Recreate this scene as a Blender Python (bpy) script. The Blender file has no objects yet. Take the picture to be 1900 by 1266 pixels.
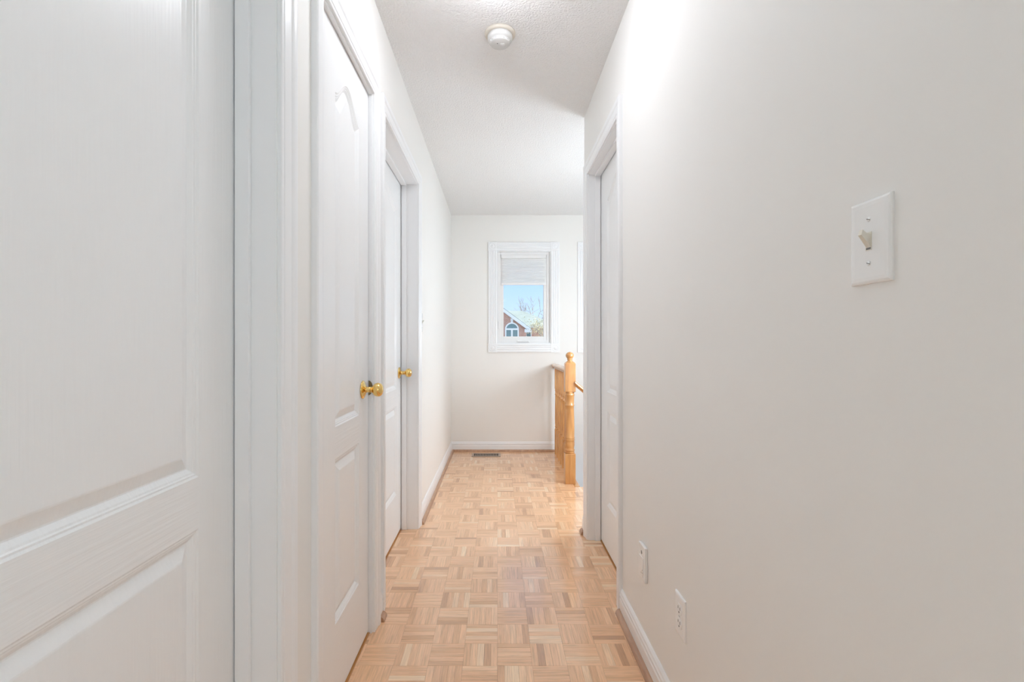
import bpy, bmesh, math, random
from mathutils import Vector, Matrix
random.seed(7)
PI = math.pi
SC = bpy.context.scene
COL = SC.collection

# ------------------------------------------------------------------ camera
F_PX, W_PX, CAM_H = 875.0, 1900.0, 1.10
cam_d = bpy.data.cameras.new('camera')
cam_d.sensor_width = 36.0
cam_d.lens = 36.0 * F_PX / W_PX
cam_d.shift_x = 27.0 / W_PX
cam_d.shift_y = 7.0 / W_PX
cam_d.clip_start = 0.02
cam = bpy.data.objects.new('camera', cam_d)
COL.objects.link(cam)
cam.location = (0, 0, CAM_H)
cam.rotation_euler = (PI / 2, 0, 0)
SC.camera = cam

# ------------------------------------------------------------------ sky, sun, exposure
SKY_STRENGTH = 1.3
HALL_LAMP = 23.0
BACK_FILL = 34.0
STAIR_FILL = 28.0
SC.view_settings.view_transform = 'Standard'
SC.view_settings.look = 'None'
SC.view_settings.gamma = 1.0
SC.view_settings.use_curve_mapping = False
SC.view_settings.exposure = 0.0
SC.cycles.use_denoising = True
SC.cycles.use_adaptive_sampling = True
SC.cycles.adaptive_threshold = 0.04
SC.cycles.use_light_tree = False
SC.cycles.max_bounces = 7
SC.cycles.diffuse_bounces = 6
SC.cycles.glossy_bounces = 4
SC.cycles.transparent_max_bounces = 16
SC.cycles.sample_clamp_indirect = 6.0
SC.cycles.caustics_reflective = False
SC.cycles.caustics_refractive = False

world = bpy.data.worlds.new('world')
SC.world = world
world.use_nodes = True
nt = world.node_tree
nt.nodes.clear()
w_out = nt.nodes.new('ShaderNodeOutputWorld')
w_bg = nt.nodes.new('ShaderNodeBackground')
w_tc = nt.nodes.new('ShaderNodeTexCoord')
w_sep = nt.nodes.new('ShaderNodeSeparateXYZ')
w_rmp = nt.nodes.new('ShaderNodeValToRGB')
w_rmp.color_ramp.elements[0].position = 0.0
w_rmp.color_ramp.elements[0].color = (0.66, 0.79, 0.98, 1)
w_rmp.color_ramp.elements[1].position = 0.14
w_rmp.color_ramp.elements[1].color = (0.43, 0.665, 0.97, 1)
e = w_rmp.color_ramp.elements.new(1.0)
e.color = (0.46, 0.64, 0.94, 1)
w_map = nt.nodes.new('ShaderNodeMapping')
w_map.inputs['Scale'].default_value = (7, 7, 22)
w_map.inputs['Location'].default_value = (0.32, 0.0, 0.55)
w_noi = nt.nodes.new('ShaderNodeTexNoise')
w_noi.inputs['Scale'].default_value = 1.6
w_noi.inputs['Detail'].default_value = 5
w_cr = nt.nodes.new('ShaderNodeValToRGB')
w_cr.color_ramp.elements[0].position = 0.60
w_cr.color_ramp.elements[1].position = 0.74
w_mix = nt.nodes.new('ShaderNodeMix')
w_mix.data_type = 'RGBA'
w_mix.inputs[7].default_value = (0.98, 0.99, 1.0, 1)
nt.links.new(w_tc.outputs['Generated'], w_sep.inputs[0])
nt.links.new(w_sep.outputs['Z'], w_rmp.inputs[0])
nt.links.new(w_tc.outputs['Generated'], w_map.inputs[0])
nt.links.new(w_map.outputs[0], w_noi.inputs['Vector'])
nt.links.new(w_noi.outputs['Fac'], w_cr.inputs[0])
nt.links.new(w_cr.outputs['Color'], w_mix.inputs[0])
nt.links.new(w_rmp.outputs['Color'], w_mix.inputs[6])
nt.links.new(w_mix.outputs[2], w_bg.inputs['Color'])
w_bg.inputs['Strength'].default_value = SKY_STRENGTH
world.cycles.sampling_method = 'NONE'
nt.links.new(w_bg.outputs[0], w_out.inputs[0])

sun_d = bpy.data.lights.new('sun', 'SUN')
sun_d.energy = 9.0
sun_d.angle = 0.01
sun_d.color = (1.0, 0.95, 0.88)
sun = bpy.data.objects.new('sun', sun_d)
COL.objects.link(sun)
sun.location = (12, 8, 12)
sun.rotation_euler = Vector((-0.78, -0.20, -0.57)).to_track_quat('-Z', 'Y').to_euler()   # grazes the window wall from the right

# ------------------------------------------------------------------ materials
def new_mat(name):
    m = bpy.data.materials.new(name)
    m.use_nodes = True
    return m, m.node_tree, m.node_tree.nodes['Principled BSDF']

def N(t, kind, **kw):
    n = t.nodes.new(kind)
    for k, v in kw.items():
        setattr(n, k, v)
    return n

def plain(name, col, rough=0.5, metal=0.0, coat=0.0, spec=0.5):
    m, t, b = new_mat(name)
    b.inputs['Base Color'].default_value = (*col, 1)
    b.inputs['Roughness'].default_value = rough
    b.inputs['Metallic'].default_value = metal
    b.inputs['Coat Weight'].default_value = coat
    b.inputs['Coat Roughness'].default_value = 0.08
    b.inputs['Specular IOR Level'].default_value = spec
    return m

def bumped(name, col, rough, scale, strength, dist=0.001, stretch=(1, 1, 1), detail=3, var=0.0, coat=0.0, spec=0.5):
    m, t, b = new_mat(name)
    b.inputs['Roughness'].default_value = rough
    b.inputs['Coat Weight'].default_value = coat
    b.inputs['Specular IOR Level'].default_value = spec
    tc = N(t, 'ShaderNodeTexCoord')
    mp = N(t, 'ShaderNodeMapping')
    mp.inputs['Scale'].default_value = stretch
    no = N(t, 'ShaderNodeTexNoise')
    no.inputs['Scale'].default_value = scale
    no.inputs['Detail'].default_value = detail
    bp = N(t, 'ShaderNodeBump')
    bp.inputs['Strength'].default_value = strength
    bp.inputs['Distance'].default_value = dist
    t.links.new(tc.outputs['Object'], mp.inputs[0])
    t.links.new(mp.outputs[0], no.inputs['Vector'])
    t.links.new(no.outputs['Fac'], bp.inputs['Height'])
    t.links.new(bp.outputs[0], b.inputs['Normal'])
    if var > 0:
        n2 = N(t, 'ShaderNodeTexNoise')
        n2.inputs['Scale'].default_value = 1.7
        n2.inputs['Detail'].default_value = 2
        t.links.new(tc.outputs['Object'], n2.inputs['Vector'])
        mx = N(t, 'ShaderNodeMix', data_type='RGBA')
        mx.inputs[6].default_value = (*[c * (1 - var) for c in col], 1)
        mx.inputs[7].default_value = (*[min(1, c * (1 + var)) for c in col], 1)
        t.links.new(n2.outputs['Fac'], mx.inputs[0])
        t.links.new(mx.outputs[2], b.inputs['Base Color'])
    else:
        b.inputs['Base Color'].default_value = (*col, 1)
    return m

M_WALL = plain('wall_paint', (0.89, 0.875, 0.845), 0.62, spec=0.3)
M_CEIL = bumped('stippled_ceiling', (0.90, 0.90, 0.895), 0.85, 110, 1.0, 0.008, detail=4, spec=0.2)
M_TRIM = plain('trim_enamel', (0.90, 0.905, 0.91), 0.28)
M_DOORV = bumped('door_enamel_upright_grain', (0.90, 0.905, 0.905), 0.30, 95, 0.7, 0.0011, stretch=(1.6, 1.6, 0.06), detail=4)
M_DOORH = bumped('door_enamel_level_grain', (0.90, 0.905, 0.905), 0.30, 95, 0.7, 0.0011, stretch=(1.6, 0.06, 1.6), detail=4)
M_PLAST = plain('white_plastic', (0.92, 0.92, 0.91), 0.25)
M_IVORY = plain('ivory_plastic', (0.80, 0.77, 0.68), 0.3)
M_DARK = plain('dark_slot', (0.03, 0.028, 0.025), 0.6)
M_SLOT = plain('screw_slot', (0.22, 0.21, 0.20), 0.5)
M_BRASS = plain('polished_brass', (0.86, 0.60, 0.22), 0.10, 1.0)
M_BRONZE = plain('tarnished_strike', (0.22, 0.17, 0.10), 0.35, 1.0)
M_VENT = plain('brown_steel', (0.42, 0.33, 0.27), 0.4, 0.5)
M_GAPF = plain('subfloor', (0.20, 0.11, 0.05), 0.8)
M_VINYL = plain('window_vinyl', (0.88, 0.87, 0.86), 0.35)

def wood_mat(name, c0, c1, c2, rough, coat, axis_stretch):
    m, t, b = new_mat(name)
    tc = N(t, 'ShaderNodeTexCoord')
    mp = N(t, 'ShaderNodeMapping')
    mp.inputs['Scale'].default_value = axis_stretch
    no = N(t, 'ShaderNodeTexNoise')
    no.inputs['Scale'].default_value = 14
    no.inputs['Detail'].default_value = 6
    no.inputs['Distortion'].default_value = 0.6
    r = N(t, 'ShaderNodeValToRGB')
    r.color_ramp.elements[0].position = 0.28
    r.color_ramp.elements[0].color = (*c0, 1)
    r.color_ramp.elements[1].position = 0.75
    r.color_ramp.elements[1].color = (*c2, 1)
    el = r.color_ramp.elements.new(0.5)
    el.color = (*c1, 1)
    t.links.new(tc.outputs['Object'], mp.inputs[0])
    t.links.new(mp.outputs[0], no.inputs['Vector'])
    t.links.new(no.outputs['Fac'], r.inputs[0])
    t.links.new(r.outputs[0], b.inputs['Base Color'])
    b.inputs['Roughness'].default_value = rough
    b.inputs['Coat Weight'].default_value = coat
    b.inputs['Coat Roughness'].default_value = 0.08
    return m

M_PINE = wood_mat('varnished_pine', (0.40, 0.165, 0.05), (0.55, 0.26, 0.08), (0.65, 0.345, 0.125), 0.35, 0.6, (2.5, 2.5, 0.35))
M_PINEX = wood_mat('varnished_pine_rail', (0.40, 0.165, 0.05), (0.55, 0.26, 0.08), (0.65, 0.345, 0.125), 0.3, 0.8, (2.5, 0.35, 2.5))
M_ROUND = wood_mat('stained_quarter_round', (0.34, 0.18, 0.10), (0.44, 0.25, 0.15), (0.52, 0.32, 0.20), 0.32, 0.4, (3, 0.5, 3))

def parquet_mat():
    m, t, b = new_mat('oak_parquet')
    at = N(t, 'ShaderNodeAttribute', attribute_name='tone')
    uv = N(t, 'ShaderNodeUVMap', uv_map='grain')
    mp = N(t, 'ShaderNodeMapping')
    mp.inputs['Scale'].default_value = (9, 150, 1)
    no = N(t, 'ShaderNodeTexNoise')
    no.inputs['Scale'].default_value = 1.0
    no.inputs['Detail'].default_value = 5
    no.inputs['Roughness'].default_value = 0.6
    no.inputs['Distortion'].default_value = 0.35
    r = N(t, 'ShaderNodeValToRGB')
    cr = r.color_ramp
    cr.elements[0].position = 0.0
    cr.elements[0].color = (0.60, 0.325, 0.17, 1)
    cr.elements[1].position = 1.0
    cr.elements[1].color = (0.96, 0.69, 0.44, 1)
    for p, c in ((0.15, (0.76, 0.425, 0.225)), (0.5, (0.89, 0.52, 0.285)), (0.8, (0.94, 0.58, 0.33))):
        el = cr.elements.new(p)
        el.color = (*c, 1)
    gr = N(t, 'ShaderNodeMapRange')
    gr.inputs[1].default_value = 0.3
    gr.inputs[2].default_value = 0.62
    gr.inputs[3].default_value = 0.76
    gr.inputs[4].default_value = 1.04
    mul = N(t, 'ShaderNodeMix', data_type='RGBA', blend_type='MULTIPLY')
    mul.inputs[0].default_value = 1.0
    bp = N(t, 'ShaderNodeBump')
    bp.inputs['Strength'].default_value = 0.10
    bp.inputs['Distance'].default_value = 0.0006
    t.links.new(at.outputs['Fac'], r.inputs[0])
    t.links.new(uv.outputs[0], mp.inputs[0])
    t.links.new(mp.outputs[0], no.inputs['Vector'])
    t.links.new(no.outputs['Fac'], gr.inputs[0])
    t.links.new(r.outputs[0], mul.inputs[6])
    t.links.new(gr.outputs[0], mul.inputs[7])
    t.links.new(mul.outputs[2], b.inputs['Base Color'])
    t.links.new(no.outputs['Fac'], bp.inputs['Height'])
    t.links.new(bp.outputs[0], b.inputs['Normal'])
    b.inputs['Roughness'].default_value = 0.36
    b.inputs['Coat Weight'].default_value = 1.0
    b.inputs['Coat Roughness'].default_value = 0.11
    b.inputs['Coat IOR'].default_value = 1.7
    return m
M_PARQ = parquet_mat()

def glass_mat():
    m, t, b = new_mat('window_glass')
    t.nodes.remove(b)
    out = t.nodes['Material Output']
    tr = N(t, 'ShaderNodeBsdfTransparent')
    tr.inputs[0].default_value = (0.97, 0.98, 0.98, 1)
    gl = N(t, 'ShaderNodeBsdfGlossy')
    gl.inputs['Roughness'].default_value = 0.02
    fr = N(t, 'ShaderNodeFresnel')
    fr.inputs[0].default_value = 1.35
    mx = N(t, 'ShaderNodeMixShader')
    t.links.new(fr.outputs[0], mx.inputs[0])
    t.links.new(tr.outputs[0], mx.inputs[1])
    t.links.new(gl.outputs[0], mx.inputs[2])
    t.links.new(mx.outputs[0], out.inputs[0])
    return m
M_GLASS = glass_mat()

def fabric_mat():
    m, t, b = new_mat('sheer_blind_fabric')
    t.nodes.remove(b)
    out = t.nodes['Material Output']
    df = N(t, 'ShaderNodeBsdfDiffuse')
    df.inputs[0].default_value = (0.96, 0.95, 0.94, 1)
    tl = N(t, 'ShaderNodeBsdfTranslucent')
    tl.inputs[0].default_value = (0.99, 0.97, 0.93, 1)
    mx = N(t, 'ShaderNodeMixShader')
    mx.inputs[0].default_value = 0.45
    t.links.new(df.outputs[0], mx.inputs[1])
    t.links.new(tl.outputs[0], mx.inputs[2])
    t.links.new(mx.outputs[0], out.inputs[0])
    return m
M_BLIND = fabric_mat()

def emit_mat(name, col, strength):
    m, t, b = new_mat(name)
    b.inputs['Base Color'].default_value = (0.8, 0.8, 0.8, 1)
    b.inputs['Emission Color'].default_value = (*col, 1)
    b.inputs['Emission Strength'].default_value = strength
    return m

def brick_mat():
    m, t, b = new_mat('house_brick')
    tc = N(t, 'ShaderNodeTexCoord')
    mp = N(t, 'ShaderNodeMapping')
    mp.inputs['Rotation'].default_value = (PI / 2, 0, 0)
    br = N(t, 'ShaderNodeTexBrick')
    br.inputs['Color1'].default_value = (0.50, 0.25, 0.19, 1)
    br.inputs['Color2'].default_value = (0.58, 0.34, 0.27, 1)
    br.inputs['Mortar'].default_value = (0.62, 0.50, 0.44, 1)
    br.inputs['Scale'].default_value = 4.0
    br.inputs['Mortar Size'].default_value = 0.02
    t.links.new(tc.outputs['Object'], mp.inputs[0])
    t.links.new(mp.outputs[0], br.inputs['Vector'])
    t.links.new(br.outputs['Color'], b.inputs['Base Color'])
    b.inputs['Roughness'].default_value = 0.9
    return m
M_BRICK = brick_mat()
M_SHING = bumped('asphalt_shingles', (0.36, 0.40, 0.36), 0.9, 9, 0.4, 0.03, var=0.25)
M_HTRIM = plain('house_white_trim', (0.85, 0.86, 0.87), 0.5)
M_HGLASS = plain('house_window_pane', (0.16, 0.26, 0.28), 0.08, spec=0.8)
M_BARK = plain('pale_bark', (0.42, 0.37, 0.33), 0.9)
M_LEAF = bumped('dry_yellow_leaves', (0.62, 0.55, 0.34), 0.8, 3, 0.0, var=0.35)
M_LAWN = bumped('pale_winter_ground', (0.56, 0.54, 0.50), 0.9, 12, 0.4, 0.03, var=0.3)

# ------------------------------------------------------------------ mesh helpers
class MB:
    """collects shapes in world coordinates, builds ONE mesh object"""
    def __init__(self):
        self.v, self.f, self.sm = [], [], []
    def add(self, vs, fs, smooth=False):
        o = len(self.v)
        self.v += [tuple(p) for p in vs]
        self.f += [tuple(i + o for i in q) for q in fs]
        self.sm += [smooth] * len(fs)
        return self
    def box(self, x0, x1, y0, y1, z0, z1, bev=0.0):
        if bev <= 0:
            vs = [(x, y, z) for x in (x0, x1) for y in (y0, y1) for z in (z0, z1)]
            return self.add(vs, [(0, 1, 3, 2), (4, 6, 7, 5), (0, 4, 5, 1), (2, 3, 7, 6), (0, 2, 6, 4), (1, 5, 7, 3)])
        bm = bmesh.new()
        bmesh.ops.create_cube(bm, size=1)
        for p in bm.verts:
            p.co = Vector(((x0 + x1) / 2 + p.co.x * (x1 - x0), (y0 + y1) / 2 + p.co.y * (y1 - y0), (z0 + z1) / 2 + p.co.z * (z1 - z0)))
        bmesh.ops.bevel(bm, geom=bm.edges[:], offset=bev, segments=2, affect='EDGES', profile=0.6)
        bm.verts.index_update()
        self.add([p.co for p in bm.verts], [[q.index for q in f.verts] for f in bm.faces])
        bm.free()
        return self
    def rings(self, rs, closed=True, cap0=True, cap1=True, smooth=False):
        """loft through equal-length rings of points"""
        n = len(rs[0])
        vs = [p for r in rs for p in r]
        fs = []
        for k in range(len(rs) - 1):
            for i in range(n if closed else n - 1):
                j = (i + 1) % n
                fs.append((k * n + i, k * n + j, (k + 1) * n + j, (k + 1) * n + i))
        o = len(self.v)
        self.add(vs, fs, smooth)
        if cap0:
            self.f.append(tuple(o + i for i in range(n)))
            self.sm.append(False)
        if cap1:
            self.f.append(tuple(o + (len(rs) - 1) * n + i for i in range(n)))
            self.sm.append(False)
        return self
    def lathe(self, c, prof, axis='z', seg=24, smooth=True):
        """prof = [(radius, height)...] about an axis through c; heights are along the axis"""
        rs = []
        for r, h in prof:
            ring = []
            for i in range(seg):
                a = 2 * PI * i / seg
                p, q = r * math.cos(a), r * math.sin(a)
                if axis == 'z':
                    ring.append((c[0] + p, c[1] + q, c[2] + h))
                elif axis == 'x':
                    ring.append((c[0] + h, c[1] + p, c[2] + q))
                else:
                    ring.append((c[0] + p, c[1] + h, c[2] + q))
            rs.append(ring)
        return self.rings(rs, smooth=smooth)
    def tube(self, pts, rad, seg=8):
        pts = [Vector(p) for p in pts]
        rs = []
        for i, p in enumerate(pts):
            d = (pts[min(i + 1, len(pts) - 1)] - pts[max(i - 1, 0)]).normalized()
            u = d.orthogonal().normalized()
            w = d.cross(u)
            r = rad[i] if isinstance(rad, (list, tuple)) else rad
            rs.append([p + u * r * math.cos(2 * PI * k / seg) + w * r * math.sin(2 * PI * k / seg) for k in range(seg)])
        return self.rings(rs, smooth=True)
    def build(self, name, mat, parent=None, fix=True):
        me = bpy.data.meshes.new(name)
        if parent is not None:
            org = world_loc(parent)
        else:
            xs, ys, zs = zip(*self.v)
            org = Vector(((min(xs) + max(xs)) / 2, (min(ys) + max(ys)) / 2, min(zs)))
        me.from_pydata([Vector(p) - org for p in self.v], [], self.f)
        me.polygons.foreach_set('use_smooth', self.sm)
        if fix:
            bm = bmesh.new()
            bm.from_mesh(me)
            bmesh.ops.recalc_face_normals(bm, faces=bm.faces[:])
            bm.to_mesh(me)
            bm.free()
        me.materials.append(mat)
        me.update()
        o = bpy.data.objects.new(name, me)
        COL.objects.link(o)
        if parent is not None:
            o.parent = parent
        else:
            o.location = org
        return o

def world_loc(o):
    p = Vector((0, 0, 0))
    while o is not None:
        p += o.location
        o = o.parent
    return p

def tag(o, label, cat, group=None, kind=None):
    o['label'] = label
    o['category'] = cat
    if group:
        o['group'] = group
    if kind:
        o['kind'] = kind
    return o

def empty(name, loc):
    o = bpy.data.objects.new(name, None)
    o.empty_display_size = 0.1
    COL.objects.link(o)
    o.location = loc
    return o

def copy_tree(o, delta, parent=None):
    c = o.copy()
    COL.objects.link(c)
    c.parent = parent
    if parent is None:
        c.location = Vector(o.location) + Vector(delta)
    for ch in o.children:
        copy_tree(ch, delta, c)
    return c

# ------------------------------------------------------------------ dimensions (metres)
XL, XR = -0.478, 0.512          # hall wall surfaces
YF = 4.87                       # far wall
YB = -1.25                      # wall behind the viewer
HC = 2.44                       # ceiling
WT = 0.125                      # wall thickness
YC = 2.78                       # where the right wall stops at the stairs
HD = 2.055                      # door openings
XO0, XO1 = -1.85, 3.05          # outer walls
DOORS = {
    'A': dict(side=1, xw=XL, y0=0.20, y1=1.02, face=-0.566),
    'B': dict(side=1, xw=XL, y0=1.281, y1=1.797, face=-0.492),
    'C': dict(side=1, xw=XL, y0=1.985, y1=2.81, face=-0.574),
    'D': dict(side=-1, xw=XR, y0=2.0, y1=2.651, face=0.581),
}

# ------------------------------------------------------------------ shell
def wall_along_y(name, xs, xb, y0, y1, openings, label):
    mb = MB()
    x0, x1 = min(xs, xb), max(xs, xb)
    y = y0
    for a, b in sorted(openings):
        mb.box(x0, x1, y, a, 0, HC)
        mb.box(x0, x1, a, b, HD + 0.02, HC)
        y = b
    mb.box(x0, x1, y, y1, 0, HC)
    return tag(mb.build(name, M_WALL), label, 'wall', kind='structure')

G = 0.018
wall_along_y('wall_left', XL, XL - WT, YB, YF, [(DOORS[k]['y0'] - G, DOORS[k]['y1'] + G) for k in 'ABC'],
             'warm white painted hallway wall holding three white doors')
YT = -0.15                      # right wall cut short behind the viewer, an added opening for the back fill
wall_along_y('wall_right', XR, XR + WT, YT, YC, [(DOORS['D']['y0'] - G, DOORS['D']['y1'] + G)],
             'warm white painted hallway wall with light switch and outlets')
tag(MB().box(XR + WT, XO1, YC - WT, YC, -2.8, HC).build('wall_stairs', M_WALL), 'white painted wall along the near side of the stairs', 'wall', kind='structure')
tag(MB().box(XO0, XO1, YB - WT, YB, 0, HC).build('wall_back', M_WALL), 'white painted wall closing the hallway behind the viewer', 'wall', kind='structure')
tag(MB().box(XO0 - WT, XO0, YB - WT, YF + WT, 0, HC).build('wall_outer_left', M_WALL), 'outer wall of the rooms behind the row of three doors', 'wall', kind='structure')
WIN = dict(x0=-0.006, x1=0.551, z0=1.111, z1=2.070)
WIN2_DX = 0.921
FT = 0.16                       # far wall thickness
mb = MB()
mb.box(XO0 - WT, WIN['x0'], YF, YF + FT, -2.8, HC)
mb.box(WIN['x1'], WIN['x0'] + WIN2_DX, YF, YF + FT, -2.8, HC)
mb.box(WIN['x1'] + WIN2_DX, XO1 + WT, YF, YF + FT, -2.8, HC)
for dx in (0, WIN2_DX):
    mb.box(WIN['x0'] + dx, WIN['x1'] + dx, YF, YF + FT, -2.8, WIN['z0'])
    mb.box(WIN['x0'] + dx, WIN['x1'] + dx, YF, YF + FT, WIN['z1'], HC)
tag(mb.build('wall_far', M_WALL), 'warm white end wall with two small trimmed windows', 'wall', kind='structure')
tag(MB().box(XO1, XO1 + WT, YB - WT, YF, -2.8, HC).build('wall_outer_right', M_WALL), 'outer stairwell wall past the right wall', 'wall', kind='structure')
tag(MB().box(XO0 - WT, XO1 + WT, YB - WT, YF + FT, HC, HC + 0.12).build('ceiling', M_CEIL), 'white stippled hallway ceiling', 'ceiling', kind='structure')

# ------------------------------------------------------------------ floor and parquet
T = 0.1195
X_EDGE = 5 * T                  # landing edge under the balustrade
X_STEP = 6 * T                  # edge at the top of the stairs
Y_ROW = 1.974                   # a row boundary
Y_RAIL = 3.66
mb = MB()
mb.box(XO0 - WT, XO1, YB - WT, YC - WT / 2, -0.25, -0.0095)
mb.box(XO0 - WT, X_STEP, YC - WT / 2, Y_RAIL, -0.25, -0.0095)
mb.box(XO0 - WT, X_EDGE, Y_RAIL, YF, -0.25, -0.0095)
floor = tag(mb.build('floor', M_GAPF), 'honey oak parquet hallway floor in a basketweave of short slats', 'floor', kind='structure')

SLN, SLW = T - 0.0002, T / 5 - 0.0002
def slat_shape(L, Wd, ch=0.00045, h=0.009):
    a, b = L / 2, Wd / 2
    low = [(-a, -b, -h), (a, -b, -h), (a, b, -h), (-a, b, -h)]
    mid = [(-a, -b, -ch), (a, -b, -ch), (a, b, -ch), (-a, b, -ch)]
    top = [(-a + ch, -b + ch, 0), (a - ch, -b + ch, 0), (a - ch, b - ch, 0), (-a + ch, b - ch, 0)]
    fs = [(8, 9, 10, 11)]
    for i in range(4):
        j = (i + 1) % 4
        fs += [(i, j, j + 4, i + 4), (i + 4, j + 4, j + 8, i + 8)]
    return low + mid + top, fs
SV, SF = slat_shape(SLN, SLW)

def tone():
    t = random.gauss(0.5, 0.17)
    r = random.random()
    if r < 0.07:
        t = random.uniform(0.0, 0.18)
    elif r < 0.16:
        t = random.uniform(0.82, 1.0)
    return min(1, max(0, t))

slats = []                      # (x, y, runs_along_y, tone)
rows0, rows1 = int(math.floor((YB - Y_ROW) / T)), int(math.ceil((YF - Y_ROW) / T))
for j in range(rows0, rows1):
    for i in range(-5, 6):
        cx, cy = (i + 0.5) * T, Y_ROW + (j + 0.5) * T
        if i == 5 and not (YC < cy < Y_RAIL):
            continue
        if cy + T / 2 > YF + 0.02:
            continue
        along_y = (i + j) % 2 == 0
        base = random.uniform(-0.10, 0.10)
        for k in range(5):
            off = (k - 2) * T / 5
            tn = min(1, max(0, tone() + base))
            slats.append((cx + off, cy, True, tn) if along_y else (cx, cy + off, False, tn))
vis = []
for s in slats:
    x, y = s[0], s[1]
    if y < 1.5 or x > 0.50 or (x < -0.47 and not (2.0 < y < 2.8)):
        continue
    vis.append((y, s))
vis.sort(key=lambda q: q[0])
near = set(id(q[1]) for q in vis[:300])

def make_slat_mesh(tn, n):
    me = bpy.data.meshes.new('parquet_slat')
    me.from_pydata(SV, [], SF)
    uvl = me.uv_layers.new(name='grain')
    du, dv = random.uniform(0, 40), random.uniform(0, 40)
    for lp in me.loops:
        co = me.vertices[lp.vertex_index].co
        uvl.data[lp.index].uv = (co.x + du, co.y + dv)
    att = me.attributes.new('tone', 'FLOAT', 'FACE')
    att.data.foreach_set('value', [tn] * len(me.polygons))
    me.materials.append(M_PARQ)
    return me
VAR = [make_slat_mesh((k + 0.5) / 48, k) for k in range(48)]
rest_v, rest_f, rest_uv, rest_t = [], [], [], []
for s in slats:
    x, y, ay, tn = s
    tilt = (random.gauss(0, 0.0032), random.gauss(0, 0.0022))
    if id(s) in near:
        o = bpy.data.objects.new('parquet_slat', VAR[min(47, int(tn * 48))])
        COL.objects.link(o)
        o.parent = floor
        fl = world_loc(floor)
        o.location = (x - fl.x, y - fl.y, 0 - fl.z)
        o.rotation_euler = (tilt[0], tilt[1], PI / 2 if ay else 0)
    else:
        b0 = len(rest_v)
        R = Matrix.Rotation(PI / 2 if ay else 0, 4, 'Z') @ Matrix.Rotation(tilt[1], 4, 'Y') @ Matrix.Rotation(tilt[0], 4, 'X')
        du, dv = random.uniform(0, 40), random.uniform(0, 40)
        for p in SV:
            q = R @ Vector(p)
            rest_v.append((q.x + x, q.y + y, q.z))
            rest_uv.append((p[0] + du, p[1] + dv))
        for f in SF:
            rest_f.append(tuple(b0 + i for i in f))
            rest_t.append(tn)
me = bpy.data.meshes.new('parquet')
fl = world_loc(floor)
me.from_pydata([(p[0] - fl.x, p[1] - fl.y, p[2] - fl.z) for p in rest_v], [], rest_f)
uvl = me.uv_layers.new(name='grain')
for lp in me.loops:
    uvl.data[lp.index].uv = rest_uv[lp.vertex_index]
att = me.attributes.new('tone', 'FLOAT', 'FACE')
att.data.foreach_set('value', rest_t)
me.materials.append(M_PARQ)
o = bpy.data.objects.new('parquet', me)
COL.objects.link(o)
o.parent = floor
o['kind'] = 'stuff'
# edge boards of the landing
MB().box(X_EDGE, X_EDGE + 0.045, Y_RAIL, YF, -0.035, 0.0, 0.006).build('nosing', M_PINEX, floor)
MB().box(X_STEP, X_STEP + 0.035, YC, Y_RAIL, -0.035, 0.0, 0.006).build('nosing', M_PINEX, floor)

# ------------------------------------------------------------------ baseboards with quarter round
BB_PROF = [(0, 0), (0.013, 0), (0.013, 0.060), (0.0115, 0.064), (0.0105, 0.066), (0.0105, 0.070), (0.0125, 0.073), (0.0125, 0.079),
           (0.010, 0.084), (0.0085, 0.092), (0.0045, 0.098), (0.003, 0.1005), (0, 0.1005)]
QR_PROF = [(0.0131, 0)] + [(0.0131 + 0.017 * math.cos(a * PI / 12), 0.021 * math.sin(a * PI / 12)) for a in range(0, 7)]
def run_profile(prof, p0, p1, nx, ny):
    """extrude a (out, up) profile along a floor line; (nx, ny) points into the hall"""
    mb = MB()
    mb.rings([[(p[0] + nx * u, p[1] + ny * u, h) for u, h in prof] for p in (p0, p1)])
    return mb
def baseboard(name, p0, p1, nx, ny, label, qr=(0, 0)):
    o = run_profile(BB_PROF, p0, p1, nx, ny).build(name, M_TRIM)
    dx, dy = p1[0] - p0[0], p1[1] - p0[1]
    L = math.hypot(dx, dy)
    q0 = (p0[0] + dx / L * qr[0], p0[1] + dy / L * qr[0])
    q1 = (p1[0] - dx / L * qr[1], p1[1] - dy / L * qr[1])
    run_profile(QR_PROF, q0, q1, nx, ny).build('quarter_round', M_ROUND, o)
    return tag(o, label, 'baseboard', kind='structure')
CW = 0.065
baseboard('baseboard_left', (XL, DOORS['C']['y1'] + 0.006 + CW), (XL, YF), 1, 0, 'white moulded baseboard from the third left door to the end wall')
baseboard('baseboard_left.001', (XL, DOORS['B']['y1'] + 0.006 + CW), (XL, DOORS['C']['y0'] - 0.006 - CW), 1, 0, 'short white baseboard stub between the second and third left doors')
baseboard('baseboard_left.002', (XL, DOORS['A']['y1'] + 0.006 + CW), (XL, DOORS['B']['y0'] - 0.006 - CW), 1, 0, 'short white baseboard between the first and second left doors')
baseboard('baseboard_right', (XR, YT), (XR, DOORS['D']['y0'] - 0.006 - CW), -1, 0, 'long white baseboard below the outlets on the right wall', (0, 0.0))
baseboard('baseboard_right.001', (XR, DOORS['D']['y1'] + 0.006 + CW), (XR, YC), -1, 0, 'short white baseboard past the right door at the stair corner')
baseboard('baseboard_far', (XL, YF), (X_EDGE - 0.01, YF), 0, -1, 'white moulded baseboard under the window on the end wall')

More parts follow.
